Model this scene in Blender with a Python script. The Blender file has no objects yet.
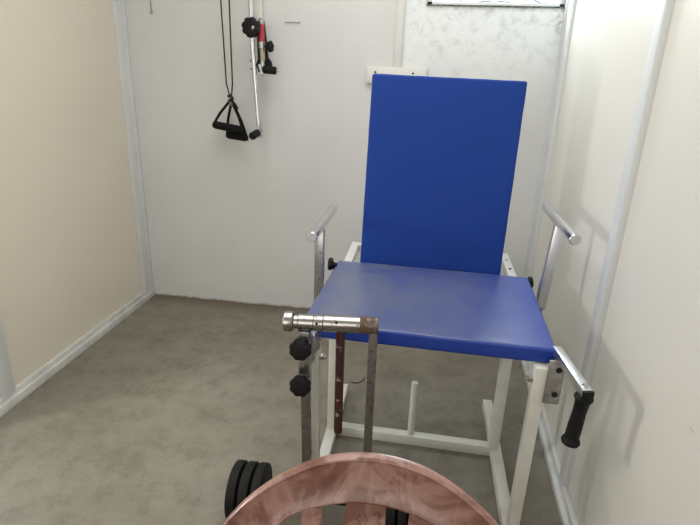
import bpy, bmesh, math, random
from mathutils import Vector, Matrix, noise
random.seed(4)
scn = bpy.context.scene
COL = scn.collection
PI = math.pi

# ------------------------------------------------------------------ materials
def nodes_of(m):
    m.use_nodes = True
    nt = m.node_tree
    return nt, nt.nodes, nt.links, nt.nodes['Principled BSDF']

def ramp(N, stops):
    r = N.new('ShaderNodeValToRGB')
    e = r.color_ramp.elements
    while len(e) < len(stops): e.new(0.5)
    for i, (p, c) in enumerate(stops):
        e[i].position = p; e[i].color = (*c, 1)
    return r

def simple(name, col, rough=.5, metal=0, spec=.5, bump=0, bscale=60, var=0, vscale=8, col2=None, coat=0):
    m = bpy.data.materials.new(name)
    nt, N, L, b = nodes_of(m)
    b.inputs['Roughness'].default_value = rough
    b.inputs['Metallic'].default_value = metal
    b.inputs['Specular IOR Level'].default_value = spec
    b.inputs['Coat Weight'].default_value = coat
    tc = N.new('ShaderNodeTexCoord')
    n = N.new('ShaderNodeTexNoise'); n.inputs['Scale'].default_value = vscale; n.inputs['Detail'].default_value = 5
    L.new(tc.outputs['Object'], n.inputs['Vector'])
    c2 = col2 or tuple(c * (1 - var) for c in col)
    r = ramp(N, [(.35, c2), (.65, col)])
    L.new(n.outputs['Fac'], r.inputs[0]); L.new(r.outputs[0], b.inputs['Base Color'])
    if bump:
        n2 = N.new('ShaderNodeTexNoise'); n2.inputs['Scale'].default_value = bscale; n2.inputs['Detail'].default_value = 3
        L.new(tc.outputs['Object'], n2.inputs['Vector'])
        bp = N.new('ShaderNodeBump'); bp.inputs['Strength'].default_value = bump; bp.inputs['Distance'].default_value = .004
        L.new(n2.outputs['Fac'], bp.inputs['Height']); L.new(bp.outputs[0], b.inputs['Normal'])
    return m

def mixc(N, L, fac, a, b, mode='MIX'):
    x = N.new('ShaderNodeMix'); x.data_type = 'RGBA'; x.blend_type = mode
    for sock, v in ((x.inputs[0], fac), (x.inputs[6], a), (x.inputs[7], b)):
        if isinstance(v, (int, float)): sock.default_value = v
        elif isinstance(v, tuple): sock.default_value = (*v, 1)
        else: L.new(v, sock)
    return x.outputs[2]

def mth(N, L, op, a, b=None, clamp=False):
    x = N.new('ShaderNodeMath'); x.operation = op; x.use_clamp = clamp
    for s, v in zip(x.inputs, (a, b)):
        if v is None: continue
        if isinstance(v, (int, float)): s.default_value = v
        else: L.new(v, s)
    return x.outputs[0]

def smooth(N, L, v, a, b):
    x = N.new('ShaderNodeMapRange'); x.interpolation_type = 'SMOOTHSTEP'
    L.new(v, x.inputs[0]); x.inputs[1].default_value = a; x.inputs[2].default_value = b
    return x.outputs[0]

def tex_noise(N, L, vec, scale, detail=5, rough=.55, dist=0):
    n = N.new('ShaderNodeTexNoise'); n.inputs['Scale'].default_value = scale
    n.inputs['Detail'].default_value = detail; n.inputs['Roughness'].default_value = rough
    n.inputs['Distortion'].default_value = dist
    L.new(vec, n.inputs['Vector']); return n.outputs['Fac']

def mat_floor():
    m = bpy.data.materials.new('worn_concrete'); nt, N, L, b = nodes_of(m)
    g = N.new('ShaderNodeNewGeometry'); P = g.outputs['Position']
    s = N.new('ShaderNodeSeparateXYZ'); L.new(P, s.inputs[0])
    n1 = tex_noise(N, L, P, 1.7, 8, .62, .2)
    c = ramp(N, [(.3, (.185, .165, .128)), (.5, (.228, .208, .166)), (.72, (.265, .244, .20))]); L.new(n1, c.inputs[0])
    n2 = tex_noise(N, L, P, 8, 10, .78, .15)
    c2 = ramp(N, [(.34, (.74, .73, .71)), (.5, (1, 1, 1)), (.68, (1.15, 1.15, 1.14))]); L.new(n2, c2.inputs[0])
    col = mixc(N, L, 1.0, c.outputs[0], c2.outputs[0], 'MULTIPLY')
    n3 = tex_noise(N, L, P, 70, 4, .7)
    c3 = ramp(N, [(.22, (.62, .6, .57)), (.36, (1, 1, 1))]); L.new(n3, c3.inputs[0])
    col = mixc(N, L, .7, col, c3.outputs[0], 'MULTIPLY')
    # dirt gathered along the back wall
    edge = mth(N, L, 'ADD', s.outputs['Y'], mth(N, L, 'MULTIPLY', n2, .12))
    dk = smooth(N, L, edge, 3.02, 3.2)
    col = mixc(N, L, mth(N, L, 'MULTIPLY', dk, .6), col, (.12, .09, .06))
    L.new(col, b.inputs['Base Color'])
    b.inputs['Roughness'].default_value = .62; b.inputs['Specular IOR Level'].default_value = .35
    bp = N.new('ShaderNodeBump'); bp.inputs['Strength'].default_value = .35; bp.inputs['Distance'].default_value = .006
    L.new(n2, bp.inputs['Height']); L.new(bp.outputs[0], b.inputs['Normal'])
    return m

def mat_backwall():
    m = bpy.data.materials.new('whitewashed_plaster'); nt, N, L, b = nodes_of(m)
    g = N.new('ShaderNodeNewGeometry'); P = g.outputs['Position']
    s = N.new('ShaderNodeSeparateXYZ'); L.new(P, s.inputs[0])
    n1 = tex_noise(N, L, P, 2.2, 5)
    c = ramp(N, [(.3, (.645, .645, .63)), (.7, (.69, .69, .675))]); L.new(n1, c.inputs[0]); col = c.outputs[0]
    # bare cement showing through under the window
    n2 = tex_noise(N, L, P, 16, 10, .8, .6)
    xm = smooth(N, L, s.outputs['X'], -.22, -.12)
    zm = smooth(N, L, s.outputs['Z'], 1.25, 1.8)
    col = mixc(N, L, mth(N, L, 'MULTIPLY', xm, zm), col, (.80, .83, .83))  # whiter plaster right of the trunking, with window glow painted into its colour
    mask = mth(N, L, 'MULTIPLY', mth(N, L, 'MULTIPLY', xm, zm), smooth(N, L, n2, .45, .72))
    col = mixc(N, L, mth(N, L, 'MULTIPLY', mask, .8), col, (.50, .52, .52))
    # ragged dark edge right under the frame and dark patch near the corner
    e2 = smooth(N, L, mth(N, L, 'ADD', s.outputs['Z'], mth(N, L, 'MULTIPLY', n2, .05)), 1.855, 1.885)
    e2 = mth(N, L, 'MULTIPLY', e2, mth(N, L, 'MULTIPLY', smooth(N, L, s.outputs['X'], -.075, -.05), smooth(N, L, s.outputs['X'], .70, .66)))
    col = mixc(N, L, mth(N, L, 'MULTIPLY', e2, .6), col, (.2, .2, .19))
    cx = smooth(N, L, s.outputs['X'], .60, .64)
    cz = smooth(N, L, s.outputs['Z'], 1.70, 1.74)
    e3 = mth(N, L, 'MULTIPLY', mth(N, L, 'MULTIPLY', cx, cz), smooth(N, L, n2, .42, .62))
    col = mixc(N, L, mth(N, L, 'MULTIPLY', e3, .7), col, (.36, .33, .29))
    # crumbling foot of the wall
    f = mth(N, L, 'SUBTRACT', s.outputs['Z'], mth(N, L, 'MULTIPLY', n2, .07))
    fm = smooth(N, L, f, -.012, -.03)
    col = mixc(N, L, mth(N, L, 'MULTIPLY', fm, .9), col, (.17, .13, .095))
    # small pits
    v = N.new('ShaderNodeTexVoronoi'); v.inputs['Scale'].default_value = 5.5; L.new(P, v.inputs['Vector'])
    pit = smooth(N, L, v.outputs['Distance'], .055, .035)
    v2 = tex_noise(N, L, P, 3.1, 1)
    pit = mth(N, L, 'MULTIPLY', pit, smooth(N, L, v2, .58, .62))
    col = mixc(N, L, mth(N, L, 'MULTIPLY', pit, .6), col, (.15, .12, .1))
    L.new(col, b.inputs['Base Color']); b.inputs['Roughness'].default_value = .8
    b.inputs['Specular IOR Level'].default_value = .25
    bp = N.new('ShaderNodeBump'); bp.inputs['Strength'].default_value = .25; bp.inputs['Distance'].default_value = .01
    L.new(mth(N, L, 'ADD', n1, mth(N, L, 'MULTIPLY', n2, .3)), bp.inputs['Height']); L.new(bp.outputs[0], b.inputs['Normal'])
    return m

def mat_panel(name, ca, cb):
    m = bpy.data.materials.new(name); nt, N, L, b = nodes_of(m)
    g = N.new('ShaderNodeNewGeometry'); P = g.outputs['Position']
    n1 = tex_noise(N, L, P, 1.3, 4)
    c = ramp(N, [(.3, ca), (.7, cb)]); L.new(n1, c.inputs[0]); col = c.outputs[0]
    mp = N.new('ShaderNodeMapping'); mp.inputs['Scale'].default_value = (1, 5, 60); mp.inputs['Rotation'].default_value = (.35, 0, 0); L.new(P, mp.inputs[0])
    n2 = tex_noise(N, L, mp.outputs[0], 1.6, 3, .6, .5)
    scuff = mth(N, L, 'MULTIPLY', smooth(N, L, n2, .71, .76), .35)
    col = mixc(N, L, scuff, col, (.33, .29, .24))
    L.new(col, b.inputs['Base Color']); b.inputs['Roughness'].default_value = .45
    b.inputs['Specular IOR Level'].default_value = .3
    return m

def mat_vinyl(name, base, worn, amt, rough=.42):
    m = bpy.data.materials.new(name); nt, N, L, b = nodes_of(m)
    tc = N.new('ShaderNodeTexCoord'); P = tc.outputs['Object']
    n1 = tex_noise(N, L, P, 2.6, 6, .6, .4)
    w = smooth(N, L, n1, .35, .68)
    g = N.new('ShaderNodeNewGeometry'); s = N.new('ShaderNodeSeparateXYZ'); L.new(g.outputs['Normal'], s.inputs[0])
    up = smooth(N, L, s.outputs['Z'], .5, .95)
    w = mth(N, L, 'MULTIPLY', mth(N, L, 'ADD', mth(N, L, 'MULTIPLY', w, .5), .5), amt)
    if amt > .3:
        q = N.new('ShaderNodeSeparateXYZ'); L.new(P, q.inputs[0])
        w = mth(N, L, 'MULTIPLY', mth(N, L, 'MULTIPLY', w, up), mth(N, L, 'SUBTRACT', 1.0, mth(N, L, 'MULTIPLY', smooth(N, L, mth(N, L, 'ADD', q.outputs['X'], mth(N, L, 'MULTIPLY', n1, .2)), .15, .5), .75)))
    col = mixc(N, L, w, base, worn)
    n4 = tex_noise(N, L, P, 14, 8, .75)
    dirt = mth(N, L, 'MULTIPLY', smooth(N, L, n4, .58, .75), .25)
    col = mixc(N, L, dirt, col, tuple(c * .55 for c in base))
    L.new(col, b.inputs['Base Color'])
    b.inputs['Roughness'].default_value = rough; b.inputs['Specular IOR Level'].default_value = .5 if amt > .3 else .2
    n3 = tex_noise(N, L, P, 420, 2); n5 = tex_noise(N, L, P, 6, 3)
    h = mth(N, L, 'ADD', mth(N, L, 'MULTIPLY', n3, .25), mth(N, L, 'MULTIPLY', n5, 2.2))
    bp = N.new('ShaderNodeBump'); bp.inputs['Strength'].default_value = .3; bp.inputs['Distance'].default_value = .004
    L.new(h, bp.inputs['Height']); L.new(bp.outputs[0], b.inputs['Normal'])
    return m

def mat_pink():
    m = bpy.data.materials.new('marbled_pink_plastic'); nt, N, L, b = nodes_of(m)
    tc = N.new('ShaderNodeTexCoord'); P = tc.outputs['Object']
    n1 = tex_noise(N, L, P, 7, 4, .55, 2.2)
    c = ramp(N, [(.25, (.14, .05, .032)), (.42, (.21, .095, .072)), (.55, (.36, .20, .17)), (.75, (.25, .125, .10))]); L.new(n1, c.inputs[0])
    n2 = tex_noise(N, L, P, 16, 5, .6, 3.0)
    k = smooth(N, L, n2, .58, .72)
    col = mixc(N, L, mth(N, L, 'MULTIPLY', k, .6), c.outputs[0], (.26, .085, .04))
    mp = N.new('ShaderNodeMapping'); mp.inputs['Scale'].default_value = (5, 2, 1.2); L.new(P, mp.inputs[0])
    n3 = tex_noise(N, L, mp.outputs[0], 8, 3, .5, 1.2)
    col = mixc(N, L, mth(N, L, 'MULTIPLY', smooth(N, L, n3, .55, .7), .35), col, (.46, .31, .275))
    L.new(col, b.inputs['Base Color'])
    b.inputs['Roughness'].default_value = .3; b.inputs['Specular IOR Level'].default_value = .5
    b.inputs['Subsurface Weight'].default_value = .05; b.inputs['Subsurface Scale'].default_value = .01
    return m

def mat_chrome(name, col=(.62, .63, .65), rough=.18, rust=0, rcol=(.13, .06, .04), scale=60, x0=None):
    m = bpy.data.materials.new(name); nt, N, L, b = nodes_of(m)
    tc = N.new('ShaderNodeTexCoord'); P = tc.outputs['Object']
    n = tex_noise(N, L, P, scale, 6, .7)
    r = smooth(N, L, n, .62 - rust * .35, .72 - rust * .3) if rust else None
    if rust:
        L.new(mixc(N, L, r, col, rcol), b.inputs['Base Color'])
        L.new(mth(N, L, 'SUBTRACT', 1.0, mth(N, L, 'MULTIPLY', r, .9)), b.inputs['Metallic'])
        L.new(mth(N, L, 'ADD', mth(N, L, 'MULTIPLY', r, .5), rough), b.inputs['Roughness'])
    else:
        c = ramp(N, [(.3, tuple(v * .85 for v in col)), (.7, col)]); L.new(n, c.inputs[0]); L.new(c.outputs[0], b.inputs['Base Color'])
        b.inputs['Metallic'].default_value = 1; b.inputs['Roughness'].default_value = rough
    return m

M = dict(
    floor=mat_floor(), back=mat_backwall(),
    left=mat_panel('cream_partition_panel', (.70, .645, .545), (.73, .675, .57)),
    right=mat_panel('pale_partition_panel', (.685, .665, .61), (.715, .695, .64)),
    ceil=simple('ceiling_paint', (.7, .69, .66), .8, var=.05),
    alu=simple('white_coated_aluminium', (.68, .70, .70), .38, var=.06, vscale=5),
    alu_dirty=simple('scuffed_white_aluminium', (.68, .69, .67), .45, col2=(.54, .54, .515), vscale=9),
    white=simple('white_enamel_steel', (.72, .71, .67), .35, var=.06, vscale=18),
    white_old=simple('yellowed_white_enamel', (.74, .73, .67), .4, var=.09, vscale=12),
    blue=mat_vinyl('blue_vinyl', (.008, .040, .25), (.012, .055, .27), .25, .6),
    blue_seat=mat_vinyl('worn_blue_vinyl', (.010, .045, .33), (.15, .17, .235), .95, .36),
    pink=mat_pink(),
    chrome=mat_chrome('chrome', (.7, .71, .74), .16),
    steel=mat_chrome('satin_steel', (.37, .355, .34), .26, rust=.12),
    chrome_dull=mat_chrome('dull_chrome', (.48, .48, .49), .30, rust=.18, scale=45),
    rusty=mat_chrome('rusting_chrome', (.27, .26, .26), .35, rust=.35, rcol=(.10, .07, .06), scale=30),
    collar=mat_chrome('rust_stained_collar', (.26, .23, .21), .4, rust=.6, rcol=(.13, .075, .05), scale=25),
    maroon=simple('flaking_maroon_paint', (.055, .012, .012), .5, col2=(.34, .27, .25), vscale=38, bump=.3),
    zinc=simple('zinc_plate', (.42, .41, .39), .45, metal=.7, col2=(.27, .25, .22), vscale=35),
    black=simple('black_plastic', (.006, .006, .006), .5, spec=.25, var=.3, vscale=20),
    rubber=simple('black_rubber', (.007, .007, .007), .65, spec=.25, bump=.3, bscale=180, var=.3),
    foam=simple('black_foam', (.008, .008, .008), .85, spec=.2, bump=.5, bscale=250, var=.2),
    iron=simple('black_rubber_coated_iron', (.009, .009, .0085), .6, spec=.25, bump=.25, bscale=120, var=.35),
    red=simple('red_sleeve', (.42, .02, .05), .35, var=.15),
    brass=simple('dull_brass', (.42, .36, .24), .35, metal=.8, var=.2),
    pvc=simple('ivory_pvc', (.72, .71, .67), .4, var=.04),
    hole=simple('dark_hole', (.01, .01, .01), .8, var=.1),
    rope=simple('dark_cord', (.035, .025, .02), .8, bump=.4, bscale=400, var=.3),
    paper=simple('white_paper', (.62, .6, .58), .8, var=.05),
    ink=simple('grey_print', (.17, .16, .16), .8, var=.2, vscale=90),
    sealant=simple('dark_sealant', (.05, .055, .05), .8, col2=(.22, .22, .2), vscale=50),
    cap=simple('grey_end_cap', (.5, .5, .5), .4, var=.1),
    whiteplug=simple('white_plug', (.75, .75, .75), .4, var=.05),
)
for n in M['maroon'].node_tree.nodes:
    if n.type == 'VALTORGB': n.color_ramp.elements[0].position = .36; n.color_ramp.elements[1].position = .42
M['brushed'] = mat_chrome('brushed_chrome', (.72, .73, .75), .33)
def mat_glass():
    m = bpy.data.materials.new('clear_window_glass'); nt, N, L, b = nodes_of(m)
    out = [n for n in N if n.type == 'OUTPUT_MATERIAL'][0]
    t = N.new('ShaderNodeBsdfTransparent'); t.inputs[0].default_value = (.93, .97, .97, 1)
    g = N.new('ShaderNodeBsdfGlossy'); g.inputs['Roughness'].default_value = .02
    mx = N.new('ShaderNodeMixShader'); mx.inputs[0].default_value = .08
    L.new(t.outputs[0], mx.inputs[1]); L.new(g.outputs[0], mx.inputs[2]); L.new(mx.outputs[0], out.inputs[0])
    N.remove(b); return m
M['glass'] = mat_glass()

# ------------------------------------------------------------------ mesh helpers
class MB:
    def __init__(self): self.bm = bmesh.new()
    def _put(self, t, mat=None):
        me = bpy.data.meshes.new('t'); t.to_mesh(me); t.free()
        if mat is not None: me.transform(mat)
        self.bm.from_mesh(me); bpy.data.meshes.remove(me); return self
    def box(self, c, s, rot=None, bev=0, seg=2):
        t = bmesh.new(); bmesh.ops.create_cube(t, size=1)
        bmesh.ops.scale(t, vec=s, verts=t.verts)
        if bev: bmesh.ops.bevel(t, geom=t.edges[:], offset=bev, segments=seg, affect='EDGES', profile=.5)
        return self._put(t, Matrix.Translation(c) @ (rot.to_4x4() if rot else Matrix.Identity(4)))
    def bar(self, a, b, w, h, up=(0, 0, 1), bev=.002, seg=2):
        a = Vector(a); b = Vector(b); d = b - a; l = d.length; d.normalize()
        u = Vector(up); u = (u - d * u.dot(d)).normalized(); r = d.cross(u)
        R = Matrix((r, d, u)).transposed()
        return self.box((a + b) / 2, (w, l, h), R, bev, seg)
    def lathe(self, prof, a, axis, seg=32):
        """prof: list of (radius, height along the axis)"""
        t = bmesh.new(); ax = Vector(axis).normalized()
        q = Vector((0, 0, 1)).rotation_difference(ax).to_matrix().to_4x4()
        rings = []
        for r, h in prof:
            if r < 1e-6: rings.append([t.verts.new((0, 0, h))])
            else: rings.append([t.verts.new((r * math.cos(2 * PI * i / seg), r * math.sin(2 * PI * i / seg), h)) for i in range(seg)])
        for p, n in zip(rings, rings[1:]):
            for i in range(seg):
                j = (i + 1) % seg
                if len(p) == 1 and len(n) == 1: continue
                if len(p) == 1: t.faces.new((p[0], n[j], n[i]))
                elif len(n) == 1: t.faces.new((p[i], p[j], n[0]))
                else: t.faces.new((p[i], p[j], n[j], n[i]))
        bmesh.ops.recalc_face_normals(t, faces=t.faces)
        return self._put(t, Matrix.Translation(a) @ q)
    def rod(self, a, b, r, seg=24, bev=.0015):
        a = Vector(a); b = Vector(b); l = (b - a).length
        return self.lathe([(0, 0), (r - bev, 0), (r, bev), (r, l - bev), (r - bev, l), (0, l)], a, b - a, seg)
    def knob(self, a, axis, R=.03, t=.022, lobes=8, dent=.08):
        """lobed clamping knob with a domed face, axis pointing away from the stem"""
        b = bmesh.new(); n = lobes * 8
        q = Vector((0, 0, 1)).rotation_difference(Vector(axis).normalized()).to_matrix().to_4x4()
        rows = [(.30, 0), (.86, 0), (.97, t * .12), (1, t * .3), (1, t * .7), (.95, t * .9), (.8, t), (.35, t * 1.02)]
        rings = []
        for k, h in rows:
            ring = []
            for i in range(n):
                an = 2 * PI * i / n
                c = abs(math.cos(an * lobes / 2)) ** .8
                rr = R * k * (1 - dent * (c ** 5) * (1 if k > .6 else .2))
                ring.append(b.verts.new((rr * math.cos(an), rr * math.sin(an), h)))
            rings.append(ring)
        for p, q2 in zip(rings, rings[1:]):
            for i in range(n): b.faces.new((p[i], p[(i + 1) % n], q2[(i + 1) % n], q2[i]))
        b.faces.new(rings[-1]); b.faces.new(rings[0][::-1])
        bmesh.ops.recalc_face_normals(b, faces=b.faces)
        return self._put(b, Matrix.Translation(a) @ q)
    def tube(self, pts, r, seg=10, flat=None):
        """swept tube along a polyline; flat=(w,h,up) sweeps a strap"""
        b = bmesh.new(); P = [Vector(p) for p in pts]; rings = []
        up = Vector(flat[2]) if flat else Vector((.31, .5, .81))
        for i, p in enumerate(P):
            d = (P[min(i + 1, len(P) - 1)] - P[max(i - 1, 0)]).normalized()
            x = d.cross(up).normalized(); y = x.cross(d)
            if flat:
                w, h = flat[0] / 2, flat[1] / 2
                ring = [b.verts.new(p + x * sx * w + y * sy * h) for sx, sy in ((-1, -1), (1, -1), (1, 1), (-1, 1))]
            else:
                ring = [b.verts.new(p + x * r * math.cos(2 * PI * k / seg) + y * r * math.sin(2 * PI * k / seg)) for k in range(seg)]
            rings.append(ring)
        n = len(rings[0])
        for p, q in zip(rings, rings[1:]):
            for k in range(n): b.faces.new((p[k], p[(k + 1) % n], q[(k + 1) % n], q[k]))
        b.faces.new(rings[0][::-1]); b.faces.new(rings[-1])
        bmesh.ops.recalc_face_normals(b, faces=b.faces)
        return self._put(b)
    def build(self, name, mat, parent=None, smooth=True, angle=28):
        me = bpy.data.meshes.new(name); self.bm.to_mesh(me); self.bm.free()
        o = bpy.data.objects.new(name, me); COL.objects.link(o)
        me.materials.append(M[mat])
        if smooth:
            for p in me.polygons: p.use_smooth = True
            try: me.set_sharp_from_angle(angle=math.radians(angle))
            except Exception: pass
        if parent:
            o.parent = parent
            root = parent
            off = Vector(root.location)
            while root.parent: root = root.parent; off += Vector(root.location)
            me.transform(Matrix.Translation(-off))
        return o

WS = ((-.285, 2.321, .0024), (-.232, 2.305, .0024), (-.219, 2.380, .0024))
def thing(name, label, cat, loc, group=None):
    o = bpy.data.objects.new(name, None); COL.objects.link(o); o.location = loc
    o.empty_display_size = .05
    o['label'] = label; o['category'] = cat
    if group: o['group'] = group
    return o
def tag(o, label, cat, group=None):
    o['label'] = label; o['category'] = cat
    if group: o['group'] = group
    return o
def struct(o): o['kind'] = 'structure'; return o

# ------------------------------------------------------------------ room shell
YB = 3.135                                   # face of the back wall
ZT = 2.7
def xr(y): return .54 + .032 * y             # right-hand skirting line on the floor
WX0, WX1, WZ0, WZ1 = -.055, .652, 1.862, 2.45  # window opening

struct(MB().box((-.6, .6, -.05), (4.6, 6.4, .1)).build('floor', 'floor', smooth=False))
struct(MB().box((-.6, .6, ZT + .05), (4.6, 6.4, .1)).build('ceiling', 'ceil', smooth=False))
b = MB(); T = .14; yc = YB + T / 2
b.box(((-1.95 + WX0) / 2, yc, ZT / 2), (WX0 + 1.95, T, ZT))
b.box(((WX0 + WX1) / 2, yc, WZ0 / 2), (WX1 - WX0, T, WZ0))
b.box(((WX0 + WX1) / 2, yc, (WZ1 + ZT) / 2), (WX1 - WX0, T, ZT - WZ1))
b.box(((WX1 + .95) / 2, yc, ZT / 2), (.95 - WX1, T, ZT))
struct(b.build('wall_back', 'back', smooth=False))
# left partition: stands up to the doorway, goes on behind the camera
b = MB(); XL = -1.812
b.box((XL - .03, (1.62 + YB) / 2, ZT / 2), (.06, YB - 1.62, ZT))
b.box((XL - .03, (-2.2 + .75) / 2, ZT / 2), (.06, 2.95, ZT))
b.box((XL - .03, 1.185, 2.4), (.06, .87, .6))
struct(b.build('wall_left', 'left', smooth=False))
b = MB()
b.bar((xr(-2.3) + .04 + .03, -2.3, ZT / 2), (xr(YB) + .07, YB, ZT / 2), .06, ZT, bev=0)
struct(b.build('wall_right', 'right', smooth=False))
struct(MB().box((-.6, -2.25, ZT / 2), (2.6, .1, ZT)).build('wall_front', 'ceil', smooth=False))

# skirting channels
b = MB()
b.box(((XL - 1.783) / 2, (1.62 + YB) / 2, .022), (-1.783 - XL, YB - 1.62, .044), bev=.003)
b.box((XL + .009, (1.62 + YB) / 2, .036), (.018, YB - 1.62, .072), bev=.004)
b.box((XL + .0145, (-2.2 + .75) / 2, .03), (.029, 2.95, .06), bev=.003)
struct(b.build('baseboard_left', 'alu_dirty'))
b = MB()
for x_off, w, h in ((.020, .040, .030), (.029, .022, .062)):
    b.bar((xr(-2.2) + x_off, -2.2, h / 2), (xr(YB) + x_off, YB, h / 2), w, h, bev=.003)
struct(b.build('baseboard_right', 'alu_dirty'))
# uprights of the partitions
b = MB(); b.box((XL + .006, 3.083, ZT / 2), (.03, .10, ZT), bev=.003); b.box((XL + .016, 3.118, ZT / 2), (.02, .034, ZT), bev=.003)
struct(b.build('trim_1', 'alu'))
b = MB(); b.box((XL + .008, 1.812, ZT / 2 + .03), (.024, .076, ZT - .06), bev=.003)
struct(b.build('trim_2', 'alu'))
b = MB()
b.bar((xr(3.0) + .036, 3.00, ZT / 2), (xr(YB) + .036, YB, ZT / 2), .026, ZT, bev=.002)
b.bar((xr(3.1) + .020, 3.112, ZT / 2), (xr(3.1) + .020, YB, ZT / 2), .012, ZT, bev=.002)
struct(b.build('trim_3', 'alu'))
b = MB(); z0, z1 = .04, ZT
b.bar((xr(1.68) + .030, 1.683, (z0 + z1) / 2), (xr(1.74) + .030, 1.745, (z0 + z1) / 2), .026, z1 - z0, bev=.003)
struct(b.build('trim_4', 'alu'))
b = MB(); b.box((XL - .03, 1.60, 1.05), (.075, .04, 2.1), bev=.003); b.box((XL - .03, .77, 1.05), (.075, .04, 2.1), bev=.003); b.box((XL - .03, 1.185, 2.085), (.075, .87, .04), bev=.003)
struct(b.build('trim_5', 'alu'))

# window high in the back wall
w = bpy.data.objects.new('window_1', None); COL.objects.link(w); w.location = ((WX0 + WX1) / 2, YB, WZ0); struct(w)
b = MB(); d = .06; yw = YB + .045
b.box(((WX0 + WX1) / 2, yw, WZ0 + .008), (WX1 - WX0, d, .016), bev=.002)
b.box(((WX0 + WX1) / 2, yw, WZ1 - .02), (WX1 - WX0, d, .04), bev=.002)
b.box((WX0 + .013, yw, (WZ0 + WZ1) / 2), (.026, d, WZ1 - WZ0), bev=.002)
b.box((WX1 - .013, yw, (WZ0 + WZ1) / 2), (.026, d, WZ1 - WZ0), bev=.002)
b.box((WX0 + .05, yw + .012, (WZ0 + WZ1) / 2), (.022, d * .5, WZ1 - WZ0), bev=.002)
b.box((.3, yw + .012, (WZ0 + WZ1) / 2), (.028, d * .5, WZ1 - WZ0), bev=.002)
b.build('window_frame', 'alu', w)
MB().box(((WX0 + WX1) / 2, yw + .012, (WZ0 + WZ1) / 2), (WX1 - WX0 - .05, .004, WZ1 - WZ0 - .05)).build('pane', 'glass', w)
b = MB()
b.box(((WX0 + WX1) / 2, YB - .001, WZ0 - .003), (WX1 - WX0 + .01, .008, .007))
b.build('sealant_line', 'sealant', w)
# loose wires behind the pane
b = MB()
def arc(p0, p1, p2, n=14):
    return [(Vector(p0) * (1 - t) ** 2 + Vector(p1) * 2 * t * (1 - t) + Vector(p2) * t * t) for t in [i / n for i in range(n + 1)]]
yg = YB + .105
b.tube(arc((.11, yg, 1.878), (.13, yg, 1.905), (.19, yg, 1.96)), .0022, 8)
b.tube(arc((.17, yg, 1.876), (.27, yg, 1.91), (.42, yg, 1.884)), .0026, 8)
b.tube(arc((.46, yg, 1.96), (.50, yg, 1.885), (.61, yg, 1.878)), .0022, 8)
b.build('loose_wire', 'rope', w)

# ------------------------------------------------------------------ wall fittings
t = thing('switch_board', 'white surface-mounted electrical board on the back wall behind the blue backrest', 'switch board', (-.2, YB, 1.46))
b = MB(); b.box((-.197, YB - .014, 1.497), (.338, .028, .09), bev=.004); b.build('box', 'pvc', t)
b = MB(); b.box((-.197, YB - .0295, 1.497), (.318, .003, .074), bev=.001); b.build('faceplate', 'pvc', t)
for x in (-.315, -.105):
    b = MB(); b.rod((x, YB - .030, 1.512), (x, YB - .0335, 1.512), .0055, 16, .0005); b.build('socket_hole', 'hole', t)
for x in (-.25, -.22, -.19, -.16):
    b = MB(); b.box((x, YB - .034, 1.492), (.02, .008, .032), bev=.002); b.build('rocker_switch', 'pvc', t)
o = MB().box((-.196, YB - .008, (1.542 + ZT) / 2), (.042, .016, ZT - 1.542), bev=.002).build('cable_trunking', 'pvc')
tag(o, 'narrow white cable trunking running up the wall from the electrical board', 'trunking')
t = thing('wall_label', 'tiny paper label with a faded grey printed line, beside the hanging pulley gear', 'label', (-.79, YB, 1.752))
b = MB(); b.box((-.796, YB - .0006, 1.752), (.094, .001, .02)); b.build('paper_strip', 'paper', t, smooth=False)
b = MB(); x = -.838
while x < -.756:
    wd = random.uniform(.003, .008); b.box((x + wd / 2, YB - .0014, 1.756 + random.uniform(-.0008, .0008)), (wd, .0006, .006)); x += wd + .0018
b.build('printed_line', 'ink', t, smooth=False)
t = thing('hanging_wire', 'short thin grey wire hanging high on the back wall near the left corner', 'wire', (-1.628, YB, 1.79))
b = MB(); b.tube([(-1.632, YB - .006, ZT), (-1.63, YB - .005, 2.1), (-1.628, YB - .005, 1.797)], .0028, 8); b.build('strand', 'zinc', t)
b = MB(); b.lathe([(0, -.008), (.007, -.004), (.008, .003), (.004, .008), (0, .009)], (-1.627, YB - .008, 1.793), (0, 0, 1), 14); b.build('end_blob', 'zinc', t)

# overhead pulley with the two stirrup handles
YP = 3.03
t = thing('rope_pulley', 'black twin cords of an overhead pulley ending in two foam stirrup handles', 'exercise pulley', (-1.15, YP, 2.45))
b = MB(); b.box((-1.15, YB - .006, 2.42), (.10, .012, .16), bev=.003); b.bar((-1.15, YB - .01, 2.46), (-1.15, YP - .02, 2.46), .03, .03); b.build('bracket', 'chrome_dull', t)
b = MB(); b.lathe([(0, -.012), (.034, -.012), (.036, -.01), (.028, 0), (.036, .01), (.034, .012), (0, .012)], (-1.1515, YP, 2.42), (0, 1, 0), 32); b.build('pulley_wheel', 'black', t)
for p in ([(-1.183, YP, 2.42), (-1.171, YP, 1.9), (-1.158, YP, 1.42), (-1.141, YP - .004, 1.36)], [(-1.12, YP, 2.42), (-1.122, YP, 1.9), (-1.122, YP, 1.42), (-1.128, YP - .004, 1.36)]):
    b = MB(); b.tube(p, .0042, 8); b.build('cord', 'rope', t)
b = MB(); K = Vector((-1.134, YP - .004, 1.345))
for i in range(5):
    a = Vector((random.uniform(-.012, .012), random.uniform(-.01, .01), random.uniform(-.02, .016)))
    b.lathe([(0, -.011), (.009, -.006), (.011, 0), (.009, .006), (0, .011)], K + a, (random.random(), random.random(), 1), 12)
b.tube([K + Vector((.004, 0, -.01)), K + Vector((.03, -.008, -.032)), K + Vector((.045, -.008, -.06))], .004, 8)
b.build('knot', 'rope', t)
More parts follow.
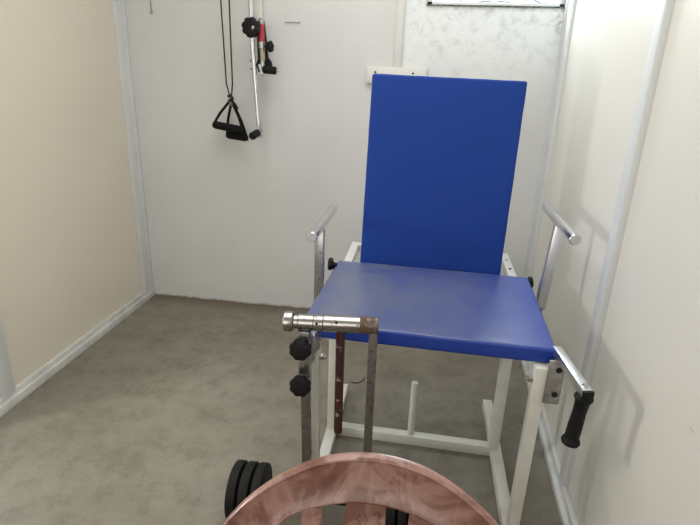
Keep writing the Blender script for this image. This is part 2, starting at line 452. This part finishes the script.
b = MB(); b.lathe([(.006, -.0025), (.0105, -.0025), (.0105, .0025), (.006, .0025), (.006, -.0025)], K + Vector((.004, -.014, -.032)), (0, 1, .2), 20); b.build('metal_ring', 'chrome', t)
def stirrup(ga, gb, top):
    ga = Vector(ga); gb = Vector(gb); top = Vector(top); ax = (gb - ga).normalized()
    b = MB(); L_ = (gb - ga).length
    b.lathe([(.007, 0), (.019, .002), (.0225, .008), (.0225, L_ - .008), (.019, L_ - .002), (.007, L_)], ga, ax, 24)
    g = b.build('foam_grip', 'foam', t)
    for e, s in ((ga, -1), (gb, 1)):
        p = e + ax * s * .006
        m = (p * .55 + top * .45) + ax * s * .008
        c = MB(); c.tube([p - Vector((0, 0, .016)), p, m, top], 0, flat=(.015, .004, (0, 1, .1))); c.build('strap', 'foam', t)
        d_ = MB(); d_.rod(e - ax * .004 * s, e + ax * .008 * s, .012, 16, .001); d_.build('end_ring', 'black', g)
stirrup((-1.243, YP, 1.19), (-1.057, YP - .05, 1.171), K + Vector((0, 0, -.01)))
stirrup((-1.170, YP + .02, 1.133), (-1.040, YP - .03, 1.128), K + Vector((.004, .004, -.012)))

# wall-mounted exerciser: pole, clamp, swinging rod
YM = 3.0
t = thing('wall_exerciser', 'chrome rod exerciser on a white wall pole with a black hub knob and red sleeve', 'exercise device', (-.93, YB, 1.5))
b = MB(); b.box((-.985, YB - .03, 2.2), (.050, .02, .98), bev=.004)
b.box((-.985, YB - .01, 2.5), (.09, .02, .08), bev=.003); b.box((-.985, YB - .01, 1.75), (.045, .02, .06), bev=.003); b.build('upright', 'white', t)
b = MB(); b.tube([(-.985, YM - .03, 2.5), (-.984, YM - .03, 1.9), (-.975, YM - .035, 1.6), (-.949, YM - .04, 1.20)], .0125, 20); b.build('swing_rod', 'chrome', t)
b = MB(); b.rod((-.945, YM - .02, 1.173), (-.951, YM - .075, 1.165), .014, 20); b.rod((-.942, YM - .045, 1.21), (-.938, YM - .045, 1.14), .009, 16); b.build('handle_stem', 'chrome_dull', t)
b = MB(); b.lathe([(0, 0), (.018, 0), (.0215, .004), (.0215, .058), (.017, .064), (0, .065)], (-.950, YM - .062, 1.167), (-.25, -.85, -.25), 24); b.build('handle_grip', 'black', t)
b = MB(); b.knob((-.968, YM - .05, 1.713), (-.1, -1, -.05), .052, .036, 8, .13); b.build('hub_knob', 'black', t)
b = MB(); b.rod((-.955, YM - .086, 1.71), (-.956, YM - .089, 1.71), .010, 16, .001); b.build('knob_cap', 'chrome', t)
b = MB(); b.rod((-.968, YB - .03, 1.713), (-.968, YM - .05, 1.713), .014, 20); b.bar((-.965, YB - .03, 1.76), (-.945, YB - .03, 1.56), .03, .02, (0, 1, 0)); b.build('axle', 'black', t)
ys = YM - .02
b = MB(); b.rod((-.930, ys, 1.735), (-.929, ys, 1.64), .0165, 20); b.build('red_sleeve', 'red', t)
for p, q, rr in (((-.929, ys, 1.762), (-.929, ys, 1.73), .016), ((-.929, ys, 1.645), (-.927, ys, 1.61), .0175), ((-.9275, ys, 1.555), (-.924, ys, 1.475), .012)):
    b = MB(); b.rod(p, q, rr, 20); b.build('steel_collar', 'chrome_dull', t)
b = MB(); b.rod((-.927, ys, 1.61), (-.925, ys, 1.548), .0145, 20); b.build('brass_bush', 'brass', t)
b = MB(); b.bar((-.948, ys + .01, 1.70), (-.945, ys + .01, 1.49), .012, .03, (0, 1, 0)); b.lathe([(0, -.01), (.042, -.01), (.046, 0), (.042, .01), (0, .01)], (-.925, ys + .03, 1.527), (0, 1, 0), 24); b.build('clamp_plate', 'black', t)
b = MB(); b.rod((-.925, ys, 1.505), (-.85, ys, 1.5), .021, 24, .004); b.build('stub_grip', 'rubber', t)
b = MB(); b.rod((-.94, ys - .018, 1.53), (-.922, ys - .022, 1.478), .008, 16); b.build('locking_pin', 'chrome', t)
b = MB(); b.rod((-.85, ys, 1.5), (-.838, ys, 1.499), .006, 16); b.build('stub_bolt', 'chrome', t)
b = MB(); b.rod((-.92, ys, 1.622), (-.885, ys, 1.622), .006, 12); b.knob((-.888, ys, 1.622), (1, -.25, .05), .03, .018, 6, .2); b.build('wing_knob', 'black', t)
b = MB(); b.tube(arc((-.996, ys, 1.545), (-.98, ys - .02, 1.555), (-.984, ys, 1.53), 8) + arc((-.984, ys, 1.53), (-.98, ys, 1.50), (-.996, ys, 1.505), 8)[1:], .0035, 8); b.rod((-.986, ys, 1.53), (-.95, ys, 1.53), .004, 16); b.build('hook', 'black', t)

# ------------------------------------------------------------------ quadriceps exercise chair
t = thing('exercise_chair', 'tall blue padded exercise chair on a white steel frame with chrome armrests and levers', 'exercise chair', (.05, 1.85, 0))
ZS = .735
def cushion(name, mat, c, s, rot, bev, puff, parent):
    bm = bmesh.new(); bmesh.ops.create_cube(bm, size=1); bmesh.ops.scale(bm, vec=s, verts=bm.verts)
    bmesh.ops.bevel(bm, geom=bm.edges[:], offset=bev, segments=5, affect='EDGES', profile=.55)
    big = [e for e in bm.edges if e.calc_length() > .2]
    bmesh.ops.subdivide_edges(bm, edges=big, cuts=14, use_grid_fill=True)
    for v in bm.verts:
        k = max(0, 1 - (2 * v.co.x / s[0]) ** 4) * max(0, 1 - (2 * v.co.y / s[1]) ** 4)
        n = noise.noise(v.co * 7) * .0022 + noise.noise(v.co * 22) * .0008
        if v.co.z > 0: v.co.z += puff * k + n
        e = max(abs(2 * v.co.x / s[0]), abs(2 * v.co.y / s[1]))
        if e > .97 and abs(v.co.z) < s[2] * .49:
            v.co.x *= 1 + noise.noise(v.co * 18) * .003; v.co.y *= 1 + noise.noise(v.co * 18 + Vector((3, 1, 2))) * .003
    m = MB(); m.bm.free(); m.bm = bm
    me = m.bm
    for v in me.verts: v.co = Matrix.Translation(c) @ (rot @ v.co)
    return m.build(name, mat, parent, True, 60)
cushion('seat', 'blue_seat', Vector((.052, 1.808, .7075)), (.800, .625, .053), Matrix.Rotation(math.radians(-1.6), 3, 'Z'), .011, .004, t)
# backrest leans back a little
lean = math.atan2(.055, .77)
Rb = Matrix.Rotation(PI / 2 - lean, 3, 'X')     # local +z faces the sitter
Rb = Matrix.Rotation(PI / 2 - lean, 3, 'X') @ Matrix.Rotation(math.radians(-.8), 3, 'Z')
cb = Vector((.059, 2.175, 1.107))
cushion('backrest', 'blue', cb, (.594, .784, .05), Rb, .010, .003, t)
f = MB()
bx, tx = Vector((.055, 2.215, .62)), Vector((.055, 2.262, 1.35))
for s in (-.17, .17): f.bar(bx + Vector((s, 0, 0)), tx + Vector((s, 0, 0)), .03, .03)
f.bar((-.13, 2.225, .85), (.24, 2.225, .85), .03, .03); f.bar((-.13, 2.252, 1.2), (.24, 2.252, 1.2), .03, .03)
f.build('backrest_frame', 'white', t)
b = MB()
for x in (-.312, .418): b.bar((x, 1.54, .664), (x, 2.52, .681), .036, .036)
b.bar((-.312, 1.56, .669), (.418, 1.56, .669), .03, .022); b.bar((-.312, 2.10, .661), (.418, 2.10, .661), .036, .036)
b.bar((-.312, 2.50, .68), (-.27, 2.50, .68), .036, .036)
b.build('seat_frame', 'white', t)
for y in (2.30, 2.42):
    b = MB(); b.rod((.418, y, .692), (.418, y, .6985), .006, 16, .0003); b.build('rail_hole', 'hole', t)
for p, q in (((-.150, 2.215, .64), (-.312, 2.215, .66)), ((.225, 2.215, .64), (.418, 2.215, .66))):
    b = MB(); b.bar(p, q, .03, .03); b.build('backrest_bracket', 'white', t)
for x in (-.318, .384):
    b = MB()
    b.bar((x + (.018 if x > 0 else .012), 1.475, .68), (x + (.018 if x > 0 else .016), 1.478, .04), .038, .038, (0, 1, 0), .003); b.build('leg', 'white_old', t)
for x in (-.306, .379):
    b = MB(); b.bar((x, 1.885, .68), (x, 1.885, .04), .040, .040, (0, 1, 0), .003); b.build('leg', 'white_old', t)
for x in (-.309, .391):
    b = MB(); b.bar((x, 1.40, .0225), (x, 2.235, .0225), .043, .045, bev=.003); b.build('floor_rail', 'white_old', t)
b = MB(); b.bar((-.29, 1.915, .0225), (.38, 1.900, .0225), .040, .045, bev=.003); b.build('cross_bar', 'white_old', t)
b = MB(); b.rod((.034, 1.91, .04), (.034, 1.93, .288), .0145, 24); b.build('weight_pin', 'white', t)
for x, s in ((-.287, 1), (.383, -1)):
    b = MB(); b.rod((x, 1.475, .632), (x + s * .014, 1.475, .632), .012, 6, .002); b.rod((x + s * .012, 1.475, .632), (x + s * .022, 1.475, .632), .0065, 12); b.build('frame_bolt', 'zinc', t)

# armrests
for x, y0, y1, yp, z, zb in ((-.384, 1.785, 2.226, 1.935, .936, .615), (.509, 1.735, 2.20, 1.965, 1.012, .66)):
    b = MB(); b.rod((x, y0, z), (x, y1, z), .0195, 28, .003); a = b.build('armrest', 'chrome', t)
    b = MB(); b.rod((x, y0 - .001, z), (x, y0 + .004, z), .0170, 24, .001); b.build('end_cap', 'cap', a)
    b = MB(); b.rod((x, y1 - .004, z), (x, y1 + .001, z), .0170, 24, .001); b.build('end_cap', 'cap', a)
    b = MB(); b.bar((x - (.020 if x > 0 else 0), yp, zb), (x + (.002 if x > 0 else 0), yp, z - .012), .037, .030, (0, 1, 0), .002); b.build('armrest_post', 'chrome_dull' if x < 0 else 'brushed', t)
    b = MB(); s = 1 if x < 0 else -1
    b.bar((x + s * .01, yp + .0, .655), (x + s * .085, yp, .655), .03, .03); b.build('post_bracket', 'zinc', t)
b = MB(); b.rod((-.335, 2.067, .70), (-.345, 2.067, .725), .007, 12); b.rod((-.335, 2.067, .7), (-.358, 2.067, .735), .006, 12)
b.build('knob_stem', 'black', t)
b = MB(); b.knob((-.352, 2.067, .735), (-1, -.25, .1), .027, .02, 8, .12); b.rod((-.356, 2.067, .735), (-.335, 2.06, .732), .012, 16); b.build('clamp_knob', 'black', t)
b = MB(); b.knob((.467, 2.12, .705), (1, .1, .1), .026, .016, 8, .12); b.rod((.44, 2.12, .70), (.468, 2.12, .705), .010, 16); b.build('clamp_knob', 'black', t)

# crank lever on the right
b = MB(); b.box((.440, 1.452, .640), (.046, .006, .150), bev=.002); b.box((.464, 1.470, .640), (.005, .036, .150), bev=.002); b.build('lever_plate', 'zinc', t)
for z in (.685, .600):
    b = MB(); b.rod((.448, 1.4495, z), (.448, 1.447, z), .0095, 20, .0005); b.build('plate_hole', 'hole', t)
b = MB(); b.bar((.446, 1.505, .724), (.477, 1.272, .718), .027, .027, bev=.002); b.build('lever_arm', 'brushed', t)
b = MB(); b.bar((.4765, 1.276, .718), (.478, 1.265, .7178), .0275, .0275, bev=.001); b.build('square_end_cap', 'black', t)
b = MB(); b.rod((.474, 1.295, .730), (.474, 1.295, .739), .009, 6, .001); b.build('nut', 'chrome', t)
b = MB(); hp = [(0, 0), (.024, 0), (.026, .004), (.0235, .010), (.0195, .018), (.0180, .05), (.0195, .09), (.0200, .12), (.0195, .135), (.0245, .145), (.026, .150), (.024, .156), (0, .156)]
b.lathe(hp, (.4745, 1.288, .705), (-.06, .03, -1), 28); b.build('hand_grip', 'rubber', t)

# leg-roller lever unit on the left
a0 = Vector((-.367, 1.375, .798)); a1 = Vector((-.096, 1.395, .802)); ad = (a1 - a0).normalized()
def at(k): return a0 + ad * k
L_ = (a1 - a0).length
b = MB(); b.lathe([(0, -.010), (.028, -.010), (.031, -.007), (.031, .014), (.029, .018), (.0215, .021), (.0215, .032), (.0245, .034), (.0245, .078), (.0230, .0795), (.0245, .081), (.0245, .106), (.0230, .108), (.0255, .110), (.0255, L_ - .055), (0, L_ - .055)], a0, ad, 40); b.build('roller_tube', 'steel', t)
b = MB(); b.lathe([(0, L_ - .056), (.0252, L_ - .056), (.0255, L_ - .003), (.024, L_), (0, L_)], a0, ad, 40); b.build('rusty_collar', 'collar', t)
for k, dz in ((.092, 0), (.15, .006)):
    b = MB(); b.rod(at(k) + Vector((0, -.0215, .008 + dz)), at(k) + Vector((0, -.0252, .009 + dz)), .004, 16, .0003); b.build('set_screw_hole', 'hole', t)
b = MB(); b.bar((-.316, 1.385, .782), (-.314, 1.42, .19), .028, .028, (0, 1, 0), .002); b.build('lever_post', 'rusty', t)
b = MB(); b.bar((-.3155, 1.378, .775), (-.3150, 1.388, .565), .034, .034, (0, 1, 0), .002); b.build('clamp_sleeve', 'chrome_dull', t)
for p, q, hh in (((-.300, 1.40, .715), (-.292, 1.465, .705), .07), ((-.316, 1.40, .64), (-.310, 1.465, .64), .03)):
    b = MB(); b.bar(p, q, .02, hh, (0, 0, 1), .003); b.build('clamp_bracket', 'chrome_dull', t)
for z in (.722, .597):
    b = MB(); b.rod((-.3155, 1.362, z + .014), (-.3155, 1.340, z + .012), .010, 14); b.build('knob_stem', 'chrome', t)
    b = MB(); b.knob((-.318, 1.348, z + .006), (-.05, -1, .15), .034, .024, 8, .10); b.build('clamp_knob', 'black', t)
pm = at(.160)
b = MB(); b.rod(pm - Vector((0, 0, .02)), pm + Vector((-.002, .02, -.400)), .0135, 20); b.build('painted_lever', 'maroon', t)
pe = at(L_ - .014)
b = MB(); b.bar(pe - Vector((0, 0, .015)), pe + Vector((0, .02, -.60)), .026, .022, (0, 1, 0), .002); b.build('hanging_lever', 'rusty', t)

o = MB().tube(arc(WS[0], WS[1], WS[2], 10), .0022, 8).build('wire_scrap', 'rope')
tag(o, 'small bent scrap of dark wire lying on the concrete under the blue seat', 'wire scrap')

# ------------------------------------------------------------------ barbell lying on the floor
RW = .101
t = thing('barbell', 'short black barbell with rubber plates lying on the floor behind the pink chair', 'barbell', (-.25, 1.46, 0))
bar_y = 1.42
b = MB(); b.rod((-.580, bar_y - .0148, RW), (.115, bar_y + .01, RW), .0125, 20); b.build('bar', 'iron', t)
ax = Vector((.74, .025, 0)).normalized(); A = Vector((-.588, bar_y - .015, RW))
def plate(k, R, w):
    b = MB(); b.lathe([(.013, 0), (R * .72, 0), (R * .76, .003), (R * .93, .003), (R * .985, .006), (R, .010), (R, w - .010), (R * .985, w - .006), (R * .93, w - .003), (R * .76, w - .003), (R * .72, w), (.013, w), (.013, 0)], A + ax * k, ax, 48)
    b.build('weight_plate', 'iron', t)
for k in (.008, .0495, .091): plate(k, RW, .040)
for k in (.550, .5875, .625): plate(k, RW, .037)
for k in (.133, .535, .664):
    b = MB(); b.lathe([(.013, 0), (.022, 0), (.024, .004), (.022, .013), (.013, .013), (.013, 0)], A + ax * k, ax, 6); b.build('collar_nut', 'iron', t)

# ------------------------------------------------------------------ pink plastic chair in the foreground
CX, CY = -.038, .716
t = thing('plastic_chair', 'marbled pink moulded plastic chair with an arched slatted back, nearest the camera', 'chair', (CX, .42, 0))
def sheet(dx, z, off=0):
    """point on the leaning, wrapped back of the chair"""
    return Vector((CX + dx, CY + .25 * (z - .9) - .8 * (dx) ** 2 + off, z))
def interp(tab, v):
    if v <= tab[0][0]: return tab[0][1]
    for (a, p), (c, q) in zip(tab, tab[1:]):
        if v <= c: return p + (q - p) * (v - a) / (c - a)
    return tab[-1][1]
def smooth_curve(P, n):
    """Catmull-Rom through P"""
    out = []
    Q = [P[0]] + list(P) + [P[-1]]
    for i in range(1, len(Q) - 2):
        for k in range(n):
            s = k / n; p0, p1, p2, p3 = Q[i - 1], Q[i], Q[i + 1], Q[i + 2]
            out.append(tuple(.5 * (2 * p1[j] + (p2[j] - p0[j]) * s + (2 * p0[j] - 5 * p1[j] + 4 * p2[j] - p3[j]) * s * s + (3 * p1[j] - p0[j] - 3 * p2[j] + p3[j]) * s ** 3) for j in (0, 1)))
    out.append(tuple(P[-1])); return out
OUT = [(0, .8955), (.045, .8925), (.09, .884), (.131, .869), (.180, .843), (.222, .810), (.252, .772), (.270, .715), (.276, .64), (.272, .55), (.262, .43)]
INN = [(0, .8165), (.032, .8155), (.062, .8115), (.092, .805), (.116, .799), (.139, .788), (.160, .768), (.174, .73), (.184, .66), (.186, .56), (.186, .46)]
def full(P): return [(-x, z) for x, z in P[:0:-1]] + list(P)
oc = smooth_curve(full(OUT), 6); ic = smooth_curve(full(INN), 6)
b = bmesh.new()
# cross-section of the band: outer rolled rim, broad face, inner lip.  (fraction across, offset toward +y)
SEC = [(-.01, .014), (-.02, .009), (-.012, .003), (.005, -.0015), (.035, -.002), (.09, .0015), (.15, .0035), (.4, .005), (.7, .0045), (.88, .002), (.95, -.001), (1.0, .001), (1.01, .006), (1.0, .011), (.5, .013), (.05, .011), (.02, .015)]
rows = []
for (ox, oz), (ix, iz) in zip(oc, ic):
    rows.append([b.verts.new(sheet(ox + (ix - ox) * u, oz + (iz - oz) * u, off)) for u, off in SEC])
n = len(SEC)
for p, q in zip(rows, rows[1:]):
    for k in range(n): b.faces.new((p[k], q[k], q[(k + 1) % n], p[(k + 1) % n]))
b.faces.new(rows[0]); b.faces.new(rows[-1][::-1])
bmesh.ops.recalc_face_normals(b, faces=b.faces)
m = MB(); m.bm.free(); m.bm = b
back = m.build('backrest', 'pink', t, True, 50)
def slat(x0t, x1t, x0b, x1b):
    """one slat from under the top rail to the seat"""
    b = bmesh.new(); rows = []
    N_ = 14
    for i in range(N_ + 1):
        s = i / N_
        rr = []
        a = x0t + (x0b - x0t) * s; c = x1t + (x1b - x1t) * s
        zt = interp(INN, max(abs(x0t), abs(x1t))) + .006
        z = zt + (.44 - zt) * s
        prof = [(0, .008), (0, .001), (.06, -.001), (.94, -.001), (1, .001), (1, .008), (.94, .010), (.06, .010)]
        for u, off in prof: rr.append(b.verts.new(sheet(a + (c - a) * u, z, off + .0035 * max(0, 1 - s * 6) + .0005)))
        rows.append(rr)
    k8 = len(rows[0])
    for p, q in zip(rows, rows[1:]):
        for k in range(k8): b.faces.new((p[k], q[k], q[(k + 1) % k8], p[(k + 1) % k8]))
    b.faces.new(rows[0]); b.faces.new(rows[-1][::-1]); bmesh.ops.recalc_face_normals(b, faces=b.faces)
    m = MB(); m.bm.free(); m.bm = b; m.build('back_slat', 'pink', t, True, 40)
slat(-.048, .020, -.040, .028)
slat(-.1235, -.0885, -.104, -.062)
slat(.060, .096, .052, .092)
slat(-.185, -.160, -.165, -.125)
slat(.132, .160, .115, .155)
# raised mould mark on the middle slat
def embossed(pts, r=.0012):
    b.tube([sheet(x - .0, z, -.0005) for x, z in pts], r, 8)
b = MB()
embossed([(.000, .800), (.007, .8035), (.012, .800), (.011, .7935), (.005, .790), (.012, .787), (.013, .780), (.007, .776), (.000, .779)])
embossed([(-.022, .797), (-.028, .789), (-.021, .781)])
embossed([(-.014, .800), (-.010, .789), (-.014, .779)])
b.build('mould_mark', 'pink', t)
# seat
b = bmesh.new(); G = 16; top = []; bot = []
for j in range(G + 1):
    v = j / G; y = .595 - v * .44
    for i in range(G + 1):
        u = i / G * 2 - 1
        hw = .225 + .03 * math.sin(v * PI) + .01 * v
        yy = y - .02 * (1 - u * u) * (v) + (.8 * 0 - .8 * (u * hw) ** 2 * (1 - v))
        z = .425 - .012 * (1 - u * u) * math.sin(min(1, v * 1.2) * PI) - .03 * max(0, v - .85) / .15
        top.append(b.verts.new((CX + u * hw, yy, z))); bot.append(b.verts.new((CX + u * hw * .985, yy, z - (.012 if 0 < i < G and 0 < j < G else .035))))
def id_(i, j): return j * (G + 1) + i
for j in range(G):
    for i in range(G):
        b.faces.new((top[id_(i, j)], top[id_(i + 1, j)], top[id_(i + 1, j + 1)], top[id_(i, j + 1)]))
        b.faces.new((bot[id_(i, j)], bot[id_(i, j + 1)], bot[id_(i + 1, j + 1)], bot[id_(i + 1, j)]))
ring = [id_(i, 0) for i in range(G)] + [id_(G, j) for j in range(G)] + [id_(i, G) for i in range(G, 0, -1)] + [id_(0, j) for j in range(G, 0, -1)]
for a, c in zip(ring, ring[1:] + ring[:1]): b.faces.new((top[a], bot[a], bot[c], top[c]))
bmesh.ops.recalc_face_normals(b, faces=b.faces)
m = MB(); m.bm.free(); m.bm = b; m.build('seat', 'pink', t, True, 50)
for sx in (-1, 1):
    for (x0, y0, x1, y1) in ((.222, .545, .262, .66), (.225, .20, .250, .12)):
        b = MB(); p0 = Vector((CX + sx * x0, y0, .41)); p1 = Vector((CX + sx * x1, y1, 0))
        # angle-shaped moulded leg, tapering to the foot
        bm = bmesh.new(); rows = []
        for i in range(6):
            s = i / 5; c = p0.lerp(p1, s); k = (1 - .4 * s)
            sg = 1 if y0 > .4 else -1
            L2 = [(0, 0), (-.055, 0), (-.055, -.007), (-.008, -.007), (-.008, -.05), (0, -.05)]
            rows.append([bm.verts.new(c + Vector((sx * x * k, sg * y * k, 0))) for x, y in L2])
        for p, q in zip(rows, rows[1:]):
            for k in range(6): bm.faces.new((p[k], q[k], q[(k + 1) % 6], p[(k + 1) % 6]))
        bm.faces.new(rows[0]); bm.faces.new(rows[-1][::-1]); bmesh.ops.recalc_face_normals(bm, faces=bm.faces)
        b.bm.free(); b.bm = bm; b.build('leg', 'pink', t, True, 30)
    b = MB(); pts = []
    for p in arc(sheet(sx * .275, .66, .008), (CX + sx * .315, .50, .665), (CX + sx * .305, .30, .645), 10) + arc((CX + sx * .305, .30, .645), (CX + sx * .30, .20, .63), (CX + sx * .262, .185, .42), 10)[1:]: pts.append(p)
    b.tube(pts, 0, flat=(.045, .012, (0, .05, 1))) if False else b.tube(pts, .017, 14)
    b.build('armrest', 'pink', t)

# ------------------------------------------------------------------ light
W = bpy.data.worlds.new('overcast_sky'); scn.world = W; W.use_nodes = True
N = W.node_tree.nodes; L = W.node_tree.links; bg = N['Background']
bg.inputs[0].default_value = (.86, .94, 1, 1); bg.inputs[1].default_value = 1.6
def area(name, loc, target, sx, sy, power, col=(1, 1, 1), spread=180):
    l = bpy.data.lights.new(name, 'AREA'); l.shape = 'RECTANGLE'; l.size = sx; l.size_y = sy; l.energy = power; l.color = col
    l.spread = math.radians(spread)
    o = bpy.data.objects.new(name, l); COL.objects.link(o); o.location = loc
    o.rotation_euler = (Vector(target) - Vector(loc)).to_track_quat('-Z', 'Y').to_euler(); return o
area('window_daylight', (.30, 3.55, 2.35), (.25, 1.4, .6), .9, .7, 60, (.93, .97, 1))
area('doorway_daylight', (-2.05, 1.33, 1.22), (.5, 1.3, .75), .14, .2, 11, (1, .96, .88))
area('ceiling_fill', (-.4, 1.7, 2.62), (-.4, 1.7, 0), 1.2, 1.8, 26, (1, .98, .94))  # added overhead ambient fill, no fixture modelled
area('rear_fill', (-.5, -1.9, 1.6), (-.2, 2.5, .9), 1.8, 1.8, 26, (1, .98, .95))  # added fill behind the camera, the wall there has no opening

# ------------------------------------------------------------------ camera
yaw, pitch, roll, F = .1340336, .3457204, .0360076, 524.556
cy, sy, cp, sp = math.cos(yaw), math.sin(yaw), math.cos(pitch), math.sin(pitch)
fwd = Vector((-sy * cp, cy * cp, -sp)); right = Vector((cy, sy, 0)); up = right.cross(fwd)
r2 = right * math.cos(roll) + up * math.sin(roll); u2 = -right * math.sin(roll) + up * math.cos(roll)
cam = bpy.data.cameras.new('camera'); co = bpy.data.objects.new('camera', cam); COL.objects.link(co)
Rm = Matrix((r2, u2, -fwd)).transposed().to_4x4(); Rm.translation = Vector((0, 0, 1.5)); co.matrix_world = Rm
cam.sensor_width = 36; cam.lens = F * 36 / 700; cam.clip_start = .02
scn.camera = co
scn.view_settings.view_transform = 'Standard'
scn.view_settings.look = 'None'
scn.view_settings.exposure = 0
